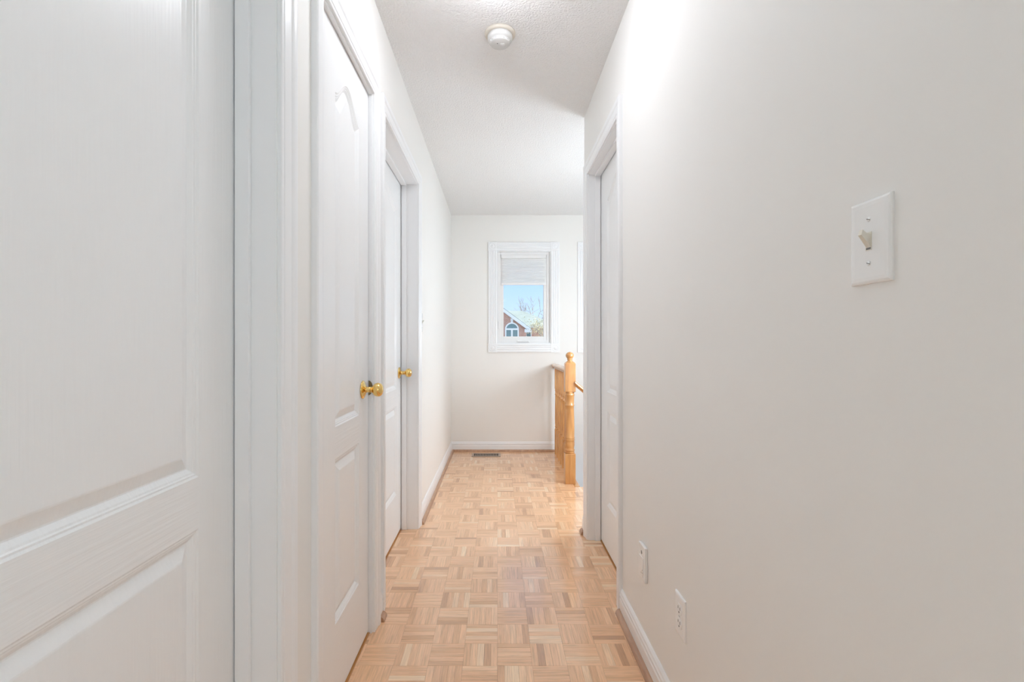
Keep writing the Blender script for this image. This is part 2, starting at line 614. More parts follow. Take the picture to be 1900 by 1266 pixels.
# ------------------------------------------------------------------ door trims
CAS = [(0, 0), (0, 0.008), (0.002, 0.0095), (0.007, 0.0095), (0.009, 0.0085), (0.011, 0.0085), (0.013, 0.0105), (0.036, 0.0125), (0.040, 0.0125),
       (0.043, 0.0145), (0.047, 0.0165), (0.055, 0.0178), (0.061, 0.0178), (0.0645, 0.015), (CW, 0.012), (CW, 0)]
def casing_set(root, d):
    s, xw, r = d['side'], d['xw'], 0.006
    y0, y1, h = d['y0'] - r, d['y1'] + r, HD + r
    MB().rings([[(xw + s * t, y0 - u, 0.0) for u, t in CAS], [(xw + s * t, y0 - u, h + u) for u, t in CAS]]).build('side_casing', M_TRIM, root)
    MB().rings([[(xw + s * t, y1 + u, 0.0) for u, t in CAS], [(xw + s * t, y1 + u, h + u) for u, t in CAS]]).build('side_casing', M_TRIM, root)
    MB().rings([[(xw + s * t, y0 - u, h + u) for u, t in CAS], [(xw + s * t, y1 + u, h + u) for u, t in CAS]]).build('head_casing', M_TRIM, root)
def door_trim(name, key, label):
    d = DOORS[key]
    s, xw, y0, y1, face = d['side'], d['xw'], d['y0'], d['y1'], d['face']
    root = empty(name, (xw, (y0 + y1) / 2, 0))
    xb = xw - s * WT
    xa, xz = min(xw, xb), max(xw, xb)
    J = 0.017
    MB().box(xa, xz, y0 - J, y0, 0, HD + J).build('jamb', M_TRIM, root)
    MB().box(xa, xz, y1, y1 + J, 0, HD + J).build('jamb', M_TRIM, root)
    MB().box(xa, xz, y0, y1, HD, HD + J).build('head_jamb', M_TRIM, root)
    casing_set(root, d)
    if key == 'B':              # stop behind the leaf
        sa, sb = face - s * 0.036, face - s * 0.066
    else:                       # stop on the hall side
        sa, sb = face + s * 0.003, face + s * 0.034
    a, b, st = min(sa, sb), max(sa, sb), 0.011
    MB().box(a, b, y0, y0 + st, 0, HD, 0.002).build('door_stop', M_TRIM, root)
    MB().box(a, b, y1 - st, y1, 0, HD, 0.002).build('door_stop', M_TRIM, root)
    MB().box(a, b, y0 + st, y1 - st, HD - st, HD, 0.002).build('head_stop', M_TRIM, root)
    # wooden threshold strip on the floor under the leaf
    c = face
    MB().box(min(c + s * 0.005, c - s * 0.045), max(c + s * 0.005, c - s * 0.045), y0, y1, 0.0005, 0.004).build('threshold', M_PINEX, root)
    return tag(root, label, 'door frame', kind='structure')
door_trim('trim_1', 'A', 'white casing and jamb around the first, nearest left door')
door_trim('trim_2', 'B', 'white casing around the narrow closet door, second on the left')
door_trim('trim_3', 'C', 'white casing and deep jamb around the third left door')
door_trim('trim_4', 'D', 'white casing and deep jamb around the only door in the right wall')

# ------------------------------------------------------------------ doors
MOULD = [(0, 0), (0.0035, -0.0025), (0.0065, -0.0025), (0.0085, -0.0045), (0.0115, -0.0052), (0.019, -0.0105), (0.0215, -0.0105), (0.043, -0.0025), (0.046, -0.002)]
RELIEF = 0.012
def outline(s0, s1, z0, zs, za, n=28):
    """closed outline: bottom edge, right edge, arched top from right to left, left edge; za = apex, zs = shoulder"""
    pts = [(s0, z0), (s1, z0)]
    for i in range(n + 1):
        t = i / n
        s = s1 + (s0 - s1) * t
        w = 0.5 - 0.5 * math.cos(2 * PI * t)
        pts.append((s, zs + (za - zs) * (w ** 0.9)))
    return pts
def inset(pts, off, s0, s1, z0):
    c, hw = (s0 + s1) / 2, (s1 - s0) / 2
    out = []
    for k, (s, z) in enumerate(pts):
        out.append((c + (s - c) * (1 - off / hw), z + off if k < 2 else z - off))
    return out
def door(name, key, label, stiles=(0.115, 0.115), knob_y=None, hinges=False):
    d = DOORS[key]
    s, face = d['side'], d['face']
    gap = 0.003
    y0, y1, z0, z1 = d['y0'] + gap, d['y1'] - gap, 0.012, HD - gap
    root = empty(name, (face, (y0 + y1) / 2, z0))
    P = lambda y, dep, z: (face + s * dep, y, z)
    def slab(nm, a, b, c, e, mat):
        x0, x1 = face - s * RELIEF, face
        return MB().box(min(x0, x1), max(x0, x1), a, b, c, e).build(nm, mat, root)
    xa, xb = face - s * RELIEF, face - s * 0.035
    MB().box(min(xa, xb), max(xa, xb), y0, y1, z0, z1).build('core', M_DOORV, root)
    p0, p1 = y0 + stiles[0], y1 - stiles[1]
    zb0, zb1, zu0, zus, zua = 0.25, 0.752, 0.850, 1.868, 1.945
    slab('stile', y0, p0, z0, z1, M_DOORV)
    slab('stile', p1, y1, z0, z1, M_DOORV)
    slab('bottom_rail', p0, p1, z0, zb0, M_DOORH)
    slab('lock_rail', p0, p1, zb1, zu0, M_DOORH)
    up = outline(p0, p1, zu0, zus, zua)
    top = up[2:]
    mb = MB()
    mb.rings([[P(q[0], 0, q[1]) for q in top], [P(q[0], 0, z1) for q in top]], closed=False, cap0=False, cap1=False)
    mb.build('top_rail', M_DOORV, root)
    lo = outline(p0, p1, zb0, zb1, zb1, 6)
    for pts, zz in ((up, zu0), (lo, zb0)):
        mb = MB()
        mb.rings([[P(a, dep, b) for a, b in inset(pts, off, p0, p1, zz)] for off, dep in MOULD], cap0=False, cap1=False)
        pn = mb.build('panel_moulding', M_DOORV, root)
        off, dep = MOULD[-1]
        MB().add([P(a, dep, b) for a, b in inset(pts, off, p0, p1, zz)], [tuple(range(len(pts)))]).build('raised_panel', M_DOORV, pn)
    if knob_y is not None:
        kz = 0.936
        c = (face, knob_y, kz)
        prof = lambda L: [(r, s * h) for r, h in L]
        k = MB().lathe(c, prof([(0.0, 0.030), (0.0105, 0.030), (0.0112, 0.034), (0.012, 0.037), (0.018, 0.0400), (0.0225, 0.0450), (0.0250, 0.0510), (0.0255, 0.0560),
                                (0.0245, 0.0620), (0.0215, 0.0675), (0.016, 0.0718), (0.009, 0.0740), (0.0, 0.0746)]), 'x', 28).build('door_knob', M_BRASS, root)
        MB().lathe(c, prof([(0.0, 0.0), (0.0335, 0.0), (0.0335, 0.0025), (0.031, 0.0045), (0.024, 0.0075), (0.0165, 0.010), (0.0135, 0.012), (0.0, 0.012)]), 'x', 28).build('rosette', M_BRASS, k)
        MB().lathe(c, prof([(0.0, 0.011), (0.0125, 0.011), (0.0105, 0.016), (0.0100, 0.024), (0.0105, 0.031), (0.0, 0.031)]), 'x', 20).build('neck', M_BRASS, k)
    if hinges:
        for hz in (0.235, 1.845):
            h = MB().lathe((face + s * 0.010, d['y0'] + 0.002, hz - 0.045), [(0, 0), (0.0065, 0), (0.0065, 0.089), (0, 0.089)], 'z', 12).build('hinge', M_TRIM, root)
            MB().lathe((face + s * 0.010, d['y0'] + 0.002, hz - 0.053), [(0, 0), (0.004, 0.001), (0.005, 0.004), (0.004, 0.008), (0, 0.008)], 'z', 10).build('hinge_pin', M_SLOT, h)
            for q in (0.018, 0.036, 0.053, 0.071):
                MB().lathe((face + s * 0.010, d['y0'] + 0.002, hz - 0.045 + q), [(0, 0), (0.0068, 0), (0.0068, 0.0008), (0, 0.0008)], 'z', 12).build('knuckle_joint', M_SLOT, h)
    return tag(root, label, 'door', kind='structure')
door('door_1', 'A', 'large white grained panel door, nearest, filling the left edge', (0.124, 0.124))
door('door_2', 'B', 'narrow white closet door with hinges and the larger-looking brass knob', (0.146, 0.1185), 1.722, True)
door('door_3', 'C', 'white panel door with brass knob set deep in the third left frame', (0.124, 0.124), 2.752)
door('door_4', 'D', 'white panel door recessed in the right wall near the stairs', (0.120, 0.150))
# strike plate lip on the closet door's frame
st = bpy.data.objects['trim_2']
yb = DOORS['B']['y1']
ring = []
for a in range(0, 13):
    t = a / 12 * PI
    ring.append((math.sin(t) * 0.016, math.cos(t) * 0.028))
MB().rings([[(-0.492 + 0.001 + u, yb - 0.0015, 0.936 + v) for u, v in ring], [(-0.492 + 0.001 + u, yb + 0.0004, 0.936 + v) for u, v in ring]]).build('strike_plate', M_BRONZE, st)

# ------------------------------------------------------------------ windows
def window(name, dx, label):
    x0, x1, z0, z1 = WIN['x0'] + dx, WIN['x1'] + dx, WIN['z0'], WIN['z1']
    root = empty(name, ((x0 + x1) / 2, YF, z0))
    C = 0.0885
    fl = [(0, 0), (0, 0.014), (0.006, 0.016), (0.016, 0.016), (0.020, 0.011), (0.026, 0.011), (0.030, 0.016), (0.038, 0.016), (0.042, 0.011), (0.047, 0.011),
          (0.051, 0.016), (0.059, 0.016), (0.063, 0.011), (0.069, 0.011), (0.073, 0.016), (0.0825, 0.016), (C, 0.014), (C, 0)]
    MB().rings([[(x0 - u, YF - t, z) for u, t in fl] for z in (z0, z1)]).build('casing_board', M_TRIM, root)
    MB().rings([[(x1 + u, YF - t, z) for u, t in fl] for z in (z0, z1)]).build('casing_board', M_TRIM, root)
    MB().rings([[(x, YF - t, z1 + u) for u, t in fl] for x in (x0, x1)]).build('casing_board', M_TRIM, root)
    MB().rings([[(x, YF - t, z0 - u) for u, t in fl] for x in (x0, x1)]).build('casing_board', M_TRIM, root)
    for cx in (x0 - C / 2, x1 + C / 2):
        for cz in (z0 - C / 2, z1 + C / 2):
            b = MB().box(cx - C / 2 - 0.001, cx + C / 2 + 0.001, YF - 0.020, YF, cz - C / 2 - 0.001, cz + C / 2 + 0.001, 0.002).build('corner_block', M_TRIM, root)
            MB().lathe((cx, YF - 0.0195, cz), [(0.036, 0.001), (0.034, -0.004), (0.030, -0.004), (0.027, 0.0), (0.020, 0.0), (0.016, -0.003), (0.010, -0.006), (0.0, -0.0065)], 'y', 24).build('rosette', M_TRIM, b)
    # liner, fixed frame, sash, pane
    def ring_frame(nm, a0, a1, b0, b1, w, ya, yb_, mat, par, bot=None, bev=0.003):
        bot = bot or w
        mb = MB()
        mb.box(a0, a0 + w, ya, yb_, b0, b1, bev)
        mb.box(a1 - w, a1, ya, yb_, b0, b1, bev)
        mb.box(a0 + w, a1 - w, ya, yb_, b1 - w, b1, bev)
        mb.box(a0 + w, a1 - w, ya, yb_, b0, b0 + bot, bev)
        return mb.build(nm, mat, par)
    ring_frame('liner', x0, x1, z0, z1, 0.008, YF - 0.001, YF + 0.07, M_TRIM, root, bev=0.001)
    ring_frame('frame', x0 + 0.008, x1 - 0.008, z0 + 0.008, z1 - 0.008, 0.030, YF + 0.030, YF + 0.13, M_VINYL, root)
    sash = ring_frame('sash', x0 + 0.036, x1 - 0.036, z0 + 0.034, z1 - 0.036, 0.034, YF + 0.045, YF + 0.095, M_VINYL, root, bot=0.042)
    MB().box(x0 + 0.066, x1 - 0.066, YF + 0.066, YF + 0.072, z0 + 0.070, z1 - 0.066).build('pane', M_GLASS, sash)
    c = (x0 + x1) / 2 - 0.005
    cr = MB().box(c - 0.062, c + 0.062, YF + 0.014, YF + 0.032, z0 + 0.014, z0 + 0.034, 0.004).build('crank_cover', M_VINYL, root)
    MB().box(c - 0.055, c + 0.050, YF + 0.006, YF + 0.015, z0 + 0.020, z0 + 0.030, 0.003).build('crank_handle', M_VINYL, cr)
    lk = MB().box(x0 + 0.012, x0 + 0.028, YF + 0.020, YF + 0.032, z0 + 0.155, z0 + 0.235, 0.003).build('lock_lever', M_VINYL, root)
    return tag(root, label, 'window', kind='structure')
window('window_1', 0, 'small casement window with fluted trim, wholly in view on the end wall')
window('window_2', WIN2_DX, 'matching window of which only a trim edge shows past the right wall corner')

def blind(dx, label):
    x0, x1, z1 = WIN['x0'] + dx + 0.048, WIN['x1'] + dx - 0.052, WIN['z1'] - 0.072
    zb = 1.1 + (640 - 527) * (YF + 0.03) / F_PX
    root = empty('cellular_blind', ((x0 + x1) / 2, YF + 0.03, zb))
    n = 12
    front, back = [], []
    for k in range(2 * n + 1):
        z = zb + 0.012 + (z1 - zb - 0.012) * k / (2 * n)
        dpt = 0.006 if k % 2 else 0.0
        front.append((YF + 0.022 + (0.005 - dpt), z))
        back.append((YF + 0.034 + dpt, z))
    MB().rings([[(x, y, z) for y, z in front] for x in (x0 + 0.008, x1 - 0.008)], closed=False, cap0=False, cap1=False).build('pleated_shade', M_BLIND, root)
    MB().box(x0 - 0.004, x1 + 0.004, YF + 0.016, YF + 0.040, zb - 0.012, zb + 0.012, 0.003).build('bottom_rail', M_VINYL, root)
    MB().box(x0 - 0.004, x1 + 0.004, YF + 0.014, YF + 0.044, z1, z1 + 0.032, 0.003).build('head_rail', M_VINYL, root)
    return tag(root, label, 'blind', 'white pleated blinds half drawn')
blind(0, 'white pleated blind half drawn over the fully visible end window')
blind(WIN2_DX, 'white pleated blind in the second window, hidden past the right wall corner')

# ------------------------------------------------------------------ balustrade
NX, NY = 0.576, 3.757
bal = empty('balustrade', (NX, NY, 0))
tag(bal, 'varnished pine stair balustrade with turned newel post and ball finial', 'railing')
def sq_lathe(mb, cx, cy, parts, seg=20):
    """parts: ('sq', half, z0, z1, bev) or ('turn', [(r, z)...])"""
    for p in parts:
        if p[0] == 'sq':
            mb.box(cx - p[1], cx + p[1], cy - p[1], cy + p[1], p[2], p[3], p[4])
        else:
            mb.lathe((cx, cy, 0), p[1], 'z', seg)
    return mb
newel = sq_lathe(MB(), NX, NY, [
    ('sq', 0.0405, 0.0, 0.238, 0.003),
    ('turn', [(0.0, 0.236), (0.034, 0.236), (0.0375, 0.243), (0.0375, 0.249), (0.034, 0.253), (0.0385, 0.258), (0.0390, 0.266), (0.0345, 0.272), (0.0355, 0.285),
              (0.039, 0.305), (0.0385, 0.325), (0.0355, 0.336), (0.039, 0.341), (0.039, 0.349), (0.036, 0.354), (0.039, 0.359), (0.0385, 0.366), (0.0365, 0.37), (0.0375, 0.42),
              (0.0365, 0.50), (0.0345, 0.58), (0.033, 0.612), (0.0375, 0.616), (0.0375, 0.622), (0.033, 0.626), (0.0345, 0.66), (0.0355, 0.695),
              (0.0385, 0.699), (0.0385, 0.706), (0.034, 0.710), (0.036, 0.718), (0.039, 0.728), (0.0, 0.730)]),
    ('sq', 0.0405, 0.727, 0.952, 0.003)], 28)
nw = newel.build('newel_post', M_PINE, bal)
MB().rings([[(NX + a * r, NY + b * r, z) for a, b in ((-1, -1), (1, -1), (1, 1), (-1, 1))] for r, z in ((0.0395, 0.950), (0.031, 0.962), (0.0, 0.9625))]).build('cap', M_PINE, nw)
ball = [(0.0, 0.958), (0.028, 0.960), (0.029, 0.965), (0.022, 0.969), (0.018, 0.974), (0.018, 0.980), (0.0225, 0.984), (0.0225, 0.987), (0.019, 0.990)]
for k in range(1, 12):
    a = -PI / 2 + 0.5 + (PI - 0.5) * k / 11
    ball.append((max(0.0, 0.0325 * math.cos(a)), 1.0145 + 0.0285 * math.sin(a)))
MB().lathe((NX, NY, 0), ball, 'z', 24).build('finial', M_PINE, nw)

BX = 0.592
def baluster(cx, cy, zb, ztop, name='baluster'):
    H = ztop - zb
    k = H / 0.87
    z = lambda q: zb + q * k
    prof = [(0.0, z(0.248)), (0.0125, z(0.248)), (0.0155, z(0.254)), (0.0155, z(0.260)), (0.0115, z(0.264)), (0.0115, z(0.272)), (0.0155, z(0.277)), (0.0155, z(0.284)), (0.012, z(0.290)),
            (0.0145, z(0.32)), (0.0155, z(0.36)), (0.0145, z(0.45)), (0.0125, z(0.56)), (0.0115, z(0.598)), (0.0155, z(0.603)), (0.0155, z(0.609)), (0.0115, z(0.614)), (0.012, z(0.64)),
            (0.0155, z(0.645)), (0.0155, z(0.652)), (0.012, z(0.657)), (0.0145, z(0.665)), (0.0, z(0.666))]
    mb = sq_lathe(MB(), cx, cy, [('sq', 0.0165, zb, z(0.252), 0.0015), ('turn', prof), ('sq', 0.0165, z(0.661), ztop, 0.0015)], 14)
    return mb.build(name, M_PINE, bal)
for k in range(7):
    baluster(BX, 3.95 + 0.131 * k, 0.0, 0.866)
RAIL = [(-0.018, 0.0), (0.018, 0.0), (0.021, 0.006), (0.024, 0.012), (0.031, 0.018), (0.0325, 0.026), (0.030, 0.034), (0.022, 0.040), (0.010, 0.0435), (-0.010, 0.0435), (-0.022, 0.040),
        (-0.030, 0.034), (-0.0325, 0.026), (-0.031, 0.018), (-0.024, 0.012), (-0.021, 0.006)]
MB().rings([[(BX + u, y, 0.862 + h) for u, h in RAIL] for y in (NY + 0.038, YF - 0.001)], smooth=False).build('handrail', M_PINEX, bal)
# stairs go down past the newel, the lower handrail with them
ST_X0, RISE, RUN = X_STEP + 0.01, 0.19, 0.25
slope = RISE / RUN
mb = MB()
rs = []
for x, z in ((NX + 0.035, 0.775), (NX + 0.10, 0.72), (2.25, 0.72 - (2.25 - NX - 0.10) * slope)):
    rs.append([(x + 0.6 * 0.0, 3.735 + u, z + h) for u, h in RAIL])
mb.rings(rs).build('stair_handrail', M_PINE, bal)
stairs = empty('stairs', (ST_X0, (YC + Y_RAIL) / 2, -1.33))
tag(stairs, 'wooden stairs going down behind the newel post', 'stairs', kind='structure')
for k in range(6):
    xs_, zt = ST_X0 + 0.02 + k * RUN, -(k + 1) * RISE
    MB().box(xs_, xs_ + RUN + 0.03, YC + 0.002, 3.76, zt - 0.03, zt, 0.005).build('tread', M_PINE, stairs)
    MB().box(xs_, xs_ + 0.018, YC + 0.002, 3.76, zt, zt + RISE - 0.031).build('riser', M_TRIM, stairs)
    for q in (0.045, 0.165):
        xq = xs_ + q
        if xq > 0.69:
            baluster(xq, 3.735, zt, 0.72 - (xq - NX - 0.10) * slope + 0.004, 'stair_baluster')
XLND = ST_X0 + 0.02 + 6 * RUN + 0.03
tag(MB().box(XLND, XO1, YC, YF, -1.53, -1.33).build('floor_landing', M_PINEX), 'half landing floor of the stairwell', 'floor', kind='structure')
tag(MB().box(-1.0, XO1, YC, YF, -2.8, -2.7).build('floor_lower', M_PINEX), 'lower storey floor below the stairwell', 'floor', kind='structure')

# ------------------------------------------------------------------ wall plates
def P_wall(side, xw):
    return lambda dep, y, z: (xw + side * dep, y, z)
def plate_mesh(side, xw, yc, zc, w=0.070, h=0.115, th=0.0055):
    W2, H2 = w / 2, h / 2
    rs = []
    for dep, ins in ((0.0, 0.0), (0.0025, 0.0), (0.0042, 0.0012), (0.0052, 0.004), (0.0056, 0.009)):
        k = th / 0.0056
        rs.append([(xw + side * dep * k, yc + a * (W2 - ins), zc + b * (H2 - ins)) for a, b in ((-1, -1), (1, -1), (1, 1), (-1, 1))])
    return MB().rings(rs)
def screw(side, xw, yc, zc, th, parent, tilt=0.5):
    sc = MB().lathe((xw + side * th, yc, zc), [(0, 0), (0.0034, 0), (0.0030, side * 0.0008), (0, side * 0.0011)], 'x', 14).build('screw', M_PLAST, parent)
    c, s_ = math.cos(tilt) * 0.0030, math.sin(tilt) * 0.0030
    n0, n1 = -math.sin(tilt) * 0.0006, math.cos(tilt) * 0.0006
    x = xw + side * (th + 0.0012)
    MB().rings([[(x - side * 0.0006, yc + a, zc + b) for a, b in ((-c - n0, -s_ - n1), (c - n0, s_ - n1), (c + n0, s_ + n1), (-c + n0, -s_ + n1))],
                [(x, yc + a, zc + b) for a, b in ((-c - n0, -s_ - n1), (c - n0, s_ - n1), (c + n0, s_ + n1), (-c + n0, -s_ + n1))]]).build('slot', M_SLOT, sc)
def light_switch(side, xw, yc, zc, label):
    root = empty('light_switch', (xw, yc, zc - 0.0575))
    plate_mesh(side, xw, yc, zc).build('plate', M_PLAST, root)
    th = 0.0056
    for dz in (0.030, -0.030):
        screw(side, xw, yc, zc + dz, th, root, -0.35 * side)
    x = xw + side * th
    fr = MB()
    fr.box(min(x, x + side * 0.0006), max(x, x + side * 0.0006), yc - 0.0052, yc + 0.0052, zc - 0.0125, zc + 0.0125)
    f = fr.build('slot_frame', M_IVORY, root)
    MB().box(min(x, x + side * 0.0008), max(x, x + side * 0.0008), yc - 0.0040, yc + 0.0040, zc - 0.0112, zc - 0.0085).build('gap', M_SLOT, f)
    # toggle pointing up
    a, b = 0.0038, 0.0030
    r0 = [(x, yc - a, zc - 0.009), (x, yc + a, zc - 0.009), (x, yc + a, zc + 0.0095), (x, yc - a, zc + 0.0095)]
    r1 = [(x + side * 0.004, yc - a, zc - 0.003), (x + side * 0.004, yc + a, zc - 0.003), (x + side * 0.0055, yc + a, zc + 0.0105), (x + side * 0.0055, yc - a, zc + 0.0105)]
    r2 = [(x + side * 0.0125, yc - b, zc + 0.0085), (x + side * 0.0125, yc + b, zc + 0.0085), (x + side * 0.0105, yc + b, zc + 0.0155), (x + side * 0.0105, yc - b, zc + 0.0155)]
    MB().rings([r0, r1, r2]).build('toggle', M_IVORY, root)
    return tag(root, label, 'light switch')
light_switch(-1, XR, 0.643, 1.241, 'white toggle light switch plate high on the right wall')
light_switch(1, XL, 2.955, 1.241, 'light switch seen edge-on beside the third left door')

def outlet(yc, zc):
    side, xw, th = -1, XR, 0.0056
    root = empty('wall_outlet', (xw, yc, zc - 0.0575))
    plate_mesh(side, xw, yc, zc).build('plate', M_PLAST, root)
    screw(side, xw, yc, zc, th, root, 0.2)
    x = xw - th
    for dz in (0.0195, -0.0195):
        pts = []
        for k in range(24):
            a = 2 * PI * k / 24
            pts.append((0.0172 * math.cos(a), max(-0.0142, min(0.0142, 0.0172 * math.sin(a)))))
        r = MB().rings([[(x - d_, yc + p * q, zc + dz + v * q) for p, v in pts] for d_, q in ((-0.001, 1), (0.0010, 1), (0.0014, 0.96))]).build('receptacle', M_PLAST, root)
        xx = x - 0.0014
        for dy, hh in ((-0.0064, 0.0042), (0.0064, 0.0036)):
            MB().box(xx - 0.0003, xx + 0.001, yc + dy - 0.0013, yc + dy + 0.0013, zc + dz + 0.003 - hh, zc + dz + 0.003 + hh).build('slot', M_DARK, r)
        MB().lathe((xx + 0.001, yc, zc + dz - 0.0085), [(0, 0), (0.0026, 0), (0.0026, -0.0013), (0, -0.0013)], 'x', 12).build('ground_hole', M_DARK, r)
    return tag(root, 'white duplex power outlet low on the right wall, nearer the viewer', 'outlet')
outlet(1.312, 0.345)

def jack(yc, zc):
    side, xw = -1, XR
    root = empty('phone_jack', (xw, yc, zc - 0.06))
    MB().box(xw - 0.011, xw, yc - 0.035, yc + 0.035, zc - 0.060, zc + 0.060, 0.003).build('plate', M_PLAST, root)
    x = xw - 0.011
    MB().box(x - 0.0016, x + 0.001, yc - 0.021, yc + 0.021, zc - 0.046, zc + 0.020, 0.0012).build('cover_panel', M_PLAST, root)
    MB().lathe((x + 0.001, yc, zc + 0.034), [(0, 0), (0.0065, 0), (0.0065, -0.0014), (0, -0.0014)], 'x', 16).build('port', M_SLOT, root)
    for dy, dz in ((-0.012, -0.024), (0.0, -0.036), (-0.012, -0.034)):
        MB().lathe((x - 0.0010, yc + dy, zc + dz), [(0, 0), (0.0020, 0), (0.0020, -0.0010), (0, -0.0010)], 'x', 10).build('button', M_SLOT, root)
    return tag(root, 'thick white jack plate low on the right wall, nearer the door', 'jack plate')
jack(1.640, 0.345)

# ------------------------------------------------------------------ smoke detector
SDX, SDY = 0.011, 2.03
sd = empty('smoke_detector', (SDX, SDY, HC - 0.05))
M_SDB = plain('aged_cream_plastic', (0.70, 0.65, 0.57), 0.45)
M_SDW = plain('detector_plastic', (0.70, 0.70, 0.685), 0.45)
MB().lathe((SDX, SDY, HC), [(0, 0), (0.066, 0), (0.066, -0.006), (0.064, -0.010), (0.058, -0.012), (0, -0.012)], 'z', 40).build('base_ring', M_SDB, sd)
MB().lathe((SDX, SDY, HC), [(0, -0.011), (0.0535, -0.011), (0.0535, -0.026), (0.051, -0.031), (0.044, -0.034), (0.0425, -0.036), (0.0425, -0.043), (0.040, -0.0465), (0.0, -0.0475)], 'z', 40).build('body', M_SDW, sd)
for k in range(16):
    a = 2 * PI * k / 16
    c, s_ = math.cos(a), math.sin(a)
    MB().box(SDX + c * 0.0422 - 0.003, SDX + c * 0.0422 + 0.003, SDY + s_ * 0.0422 - 0.003, SDY + s_ * 0.0422 + 0.003, HC - 0.0415, HC - 0.0375, 0.0008).build('grille_rib', M_SDW, sd)
MB().lathe((SDX - 0.011, SDY - 0.008, HC - 0.0470), [(0, 0), (0.0028, 0), (0.0024, -0.0014), (0, -0.0014)], 'z', 12).build('indicator', M_SLOT, sd)
MB().lathe((SDX + 0.010, SDY, HC - 0.0470), [(0, 0), (0.0105, 0), (0.0095, -0.0020), (0, -0.0022)], 'z', 20).build('test_button', M_SDW, sd)
tag(sd, 'round white smoke detector on the ceiling', 'smoke detector')

# ------------------------------------------------------------------ floor vent
VX0, VX1, VY0, VY1 = -0.255, 0.030, 4.625, 4.765
vent = empty('floor_vent', ((VX0 + VX1) / 2, (VY0 + VY1) / 2, 0))
fw = 0.022
mb = MB()
mb.box(VX0, VX0 + fw, VY0, VY1, 0.0005, 0.006, 0.002)
mb.box(VX1 - fw, VX1, VY0, VY1, 0.0005, 0.006, 0.002)
mb.box(VX0 + fw, VX1 - fw, VY0, VY0 + fw, 0.0005, 0.006, 0.002)
mb.box(VX0 + fw, VX1 - fw, VY1 - fw, VY1, 0.0005, 0.006, 0.002)
mb.build('frame', M_VENT, vent)
MB().box(VX0 + fw, VX1 - fw, VY0 + fw, VY1 - fw, 0.0005, 0.0014).build('duct', M_DARK, vent)
n = 15
for k in range(1, n):
    x = VX0 + fw + (VX1 - VX0 - 2 * fw) * k / n
    MB().box(x - 0.0028, x + 0.0028, VY0 + fw, VY1 - fw, 0.0014, 0.0052).build('louver', M_VENT, vent)
tag(vent, 'brown metal floor register with dark slots below the window', 'floor vent')

# ------------------------------------------------------------------ ceiling lamp and two added fill globes (out of frame)
def fill_globe(x, y, col, strength, label, rad=0.12, drop=0.24):  # added fill light shaped as a globe on a stem, no known fixture
    zc = HC - drop
    root = empty('ceiling_or_fill_lamp', (x, y, zc - rad))
    MB().lathe((x, y, HC), [(0, 0), (0.065, 0), (0.065, -0.012), (0.055, -0.022), (0.012, -0.026), (0.012, -drop + rad + 0.012), (0.040, -drop + rad + 0.004), (0.040, -drop + rad - 0.010), (0, -drop + rad - 0.010)],
               'z', 28).build('fill_stem', M_PLAST, root)
    n = 8
    prof = [(max(0.0, rad * math.sin(PI * a / n)), -rad * math.cos(PI * a / n)) for a in range(n + 1)]
    MB().lathe((x, y, zc), prof, 'z', 14).build('fill_glow', emit_mat('lamp_glow', col, strength), root)
    return tag(root, label, 'ceiling lamp')
def dome_lamp(x, y, col, strength, label, rad=0.15):
    root = empty('ceiling_or_fill_lamp', (x, y, HC - 0.11))
    MB().lathe((x, y, HC), [(0, 0), (rad + 0.010, 0), (rad + 0.010, -0.018), (rad, -0.024), (0, -0.024)], 'z', 28).build('lamp_base', M_PLAST, root)
    prof = [(rad * math.cos(a * PI / 8), -0.024 - 0.085 * math.sin(a * PI / 8)) for a in range(0, 4)] + [(0.0, -0.109)]
    MB().lathe((x, y, HC), prof, 'z', 16).build('lamp_shade', emit_mat('lamp_glow', col, strength), root)
    return tag(root, label, 'ceiling lamp')
dome_lamp(0.0, 1.58, (0.98, 1.01, 1.09), HALL_LAMP, 'opal domed hallway ceiling lamp just above the top of the picture')
fill_globe(0.85, -0.95, (0.86, 1.01, 1.12), BACK_FILL, 'added fill light globe in the made-up opening behind the viewer', 0.15, 1.0)  # unseen fill, added to brighten the left doors and near hall
fill_globe(1.2, 3.25, (0.87, 1.0, 1.12), STAIR_FILL, 'large added fill light globe above the stairs, hidden past the right wall corner', 0.20, 1.25)  # unseen fill, added to light the far end from the stairwell

# ------------------------------------------------------------------ outside: house across the street, trees, lawn
def at(px, py, Y):
    return Vector(((px - 923) * Y / F_PX, Y, CAM_H + (640 - py) * Y / F_PX))
GZ = -3.2
tag(MB().box(-60, 60, 6, 140, GZ - 0.3, GZ).build('ground', M_LAWN), 'pale winter ground outside the window', 'ground', kind='structure')
HY = 30.0
k = HY / F_PX
house = empty('house', (0.5, HY, GZ))
tag(house, 'brick gabled house with arched white window seen through the end window', 'house')
xr, ze = (976 - 923) * k, CAM_H + (640 - 607) * k
xp, zp = (903 - 923) * k, CAM_H + (640 - 553.5) * k
xl = 2 * xp - xr
# gable front
MB().rings([[(xl, y, GZ), (xr, y, GZ), (xr, y, ze), (xp, y, zp), (xl, y, ze)] for y in (HY, HY + 4.5)]).build('gable_wall', M_BRICK, house)
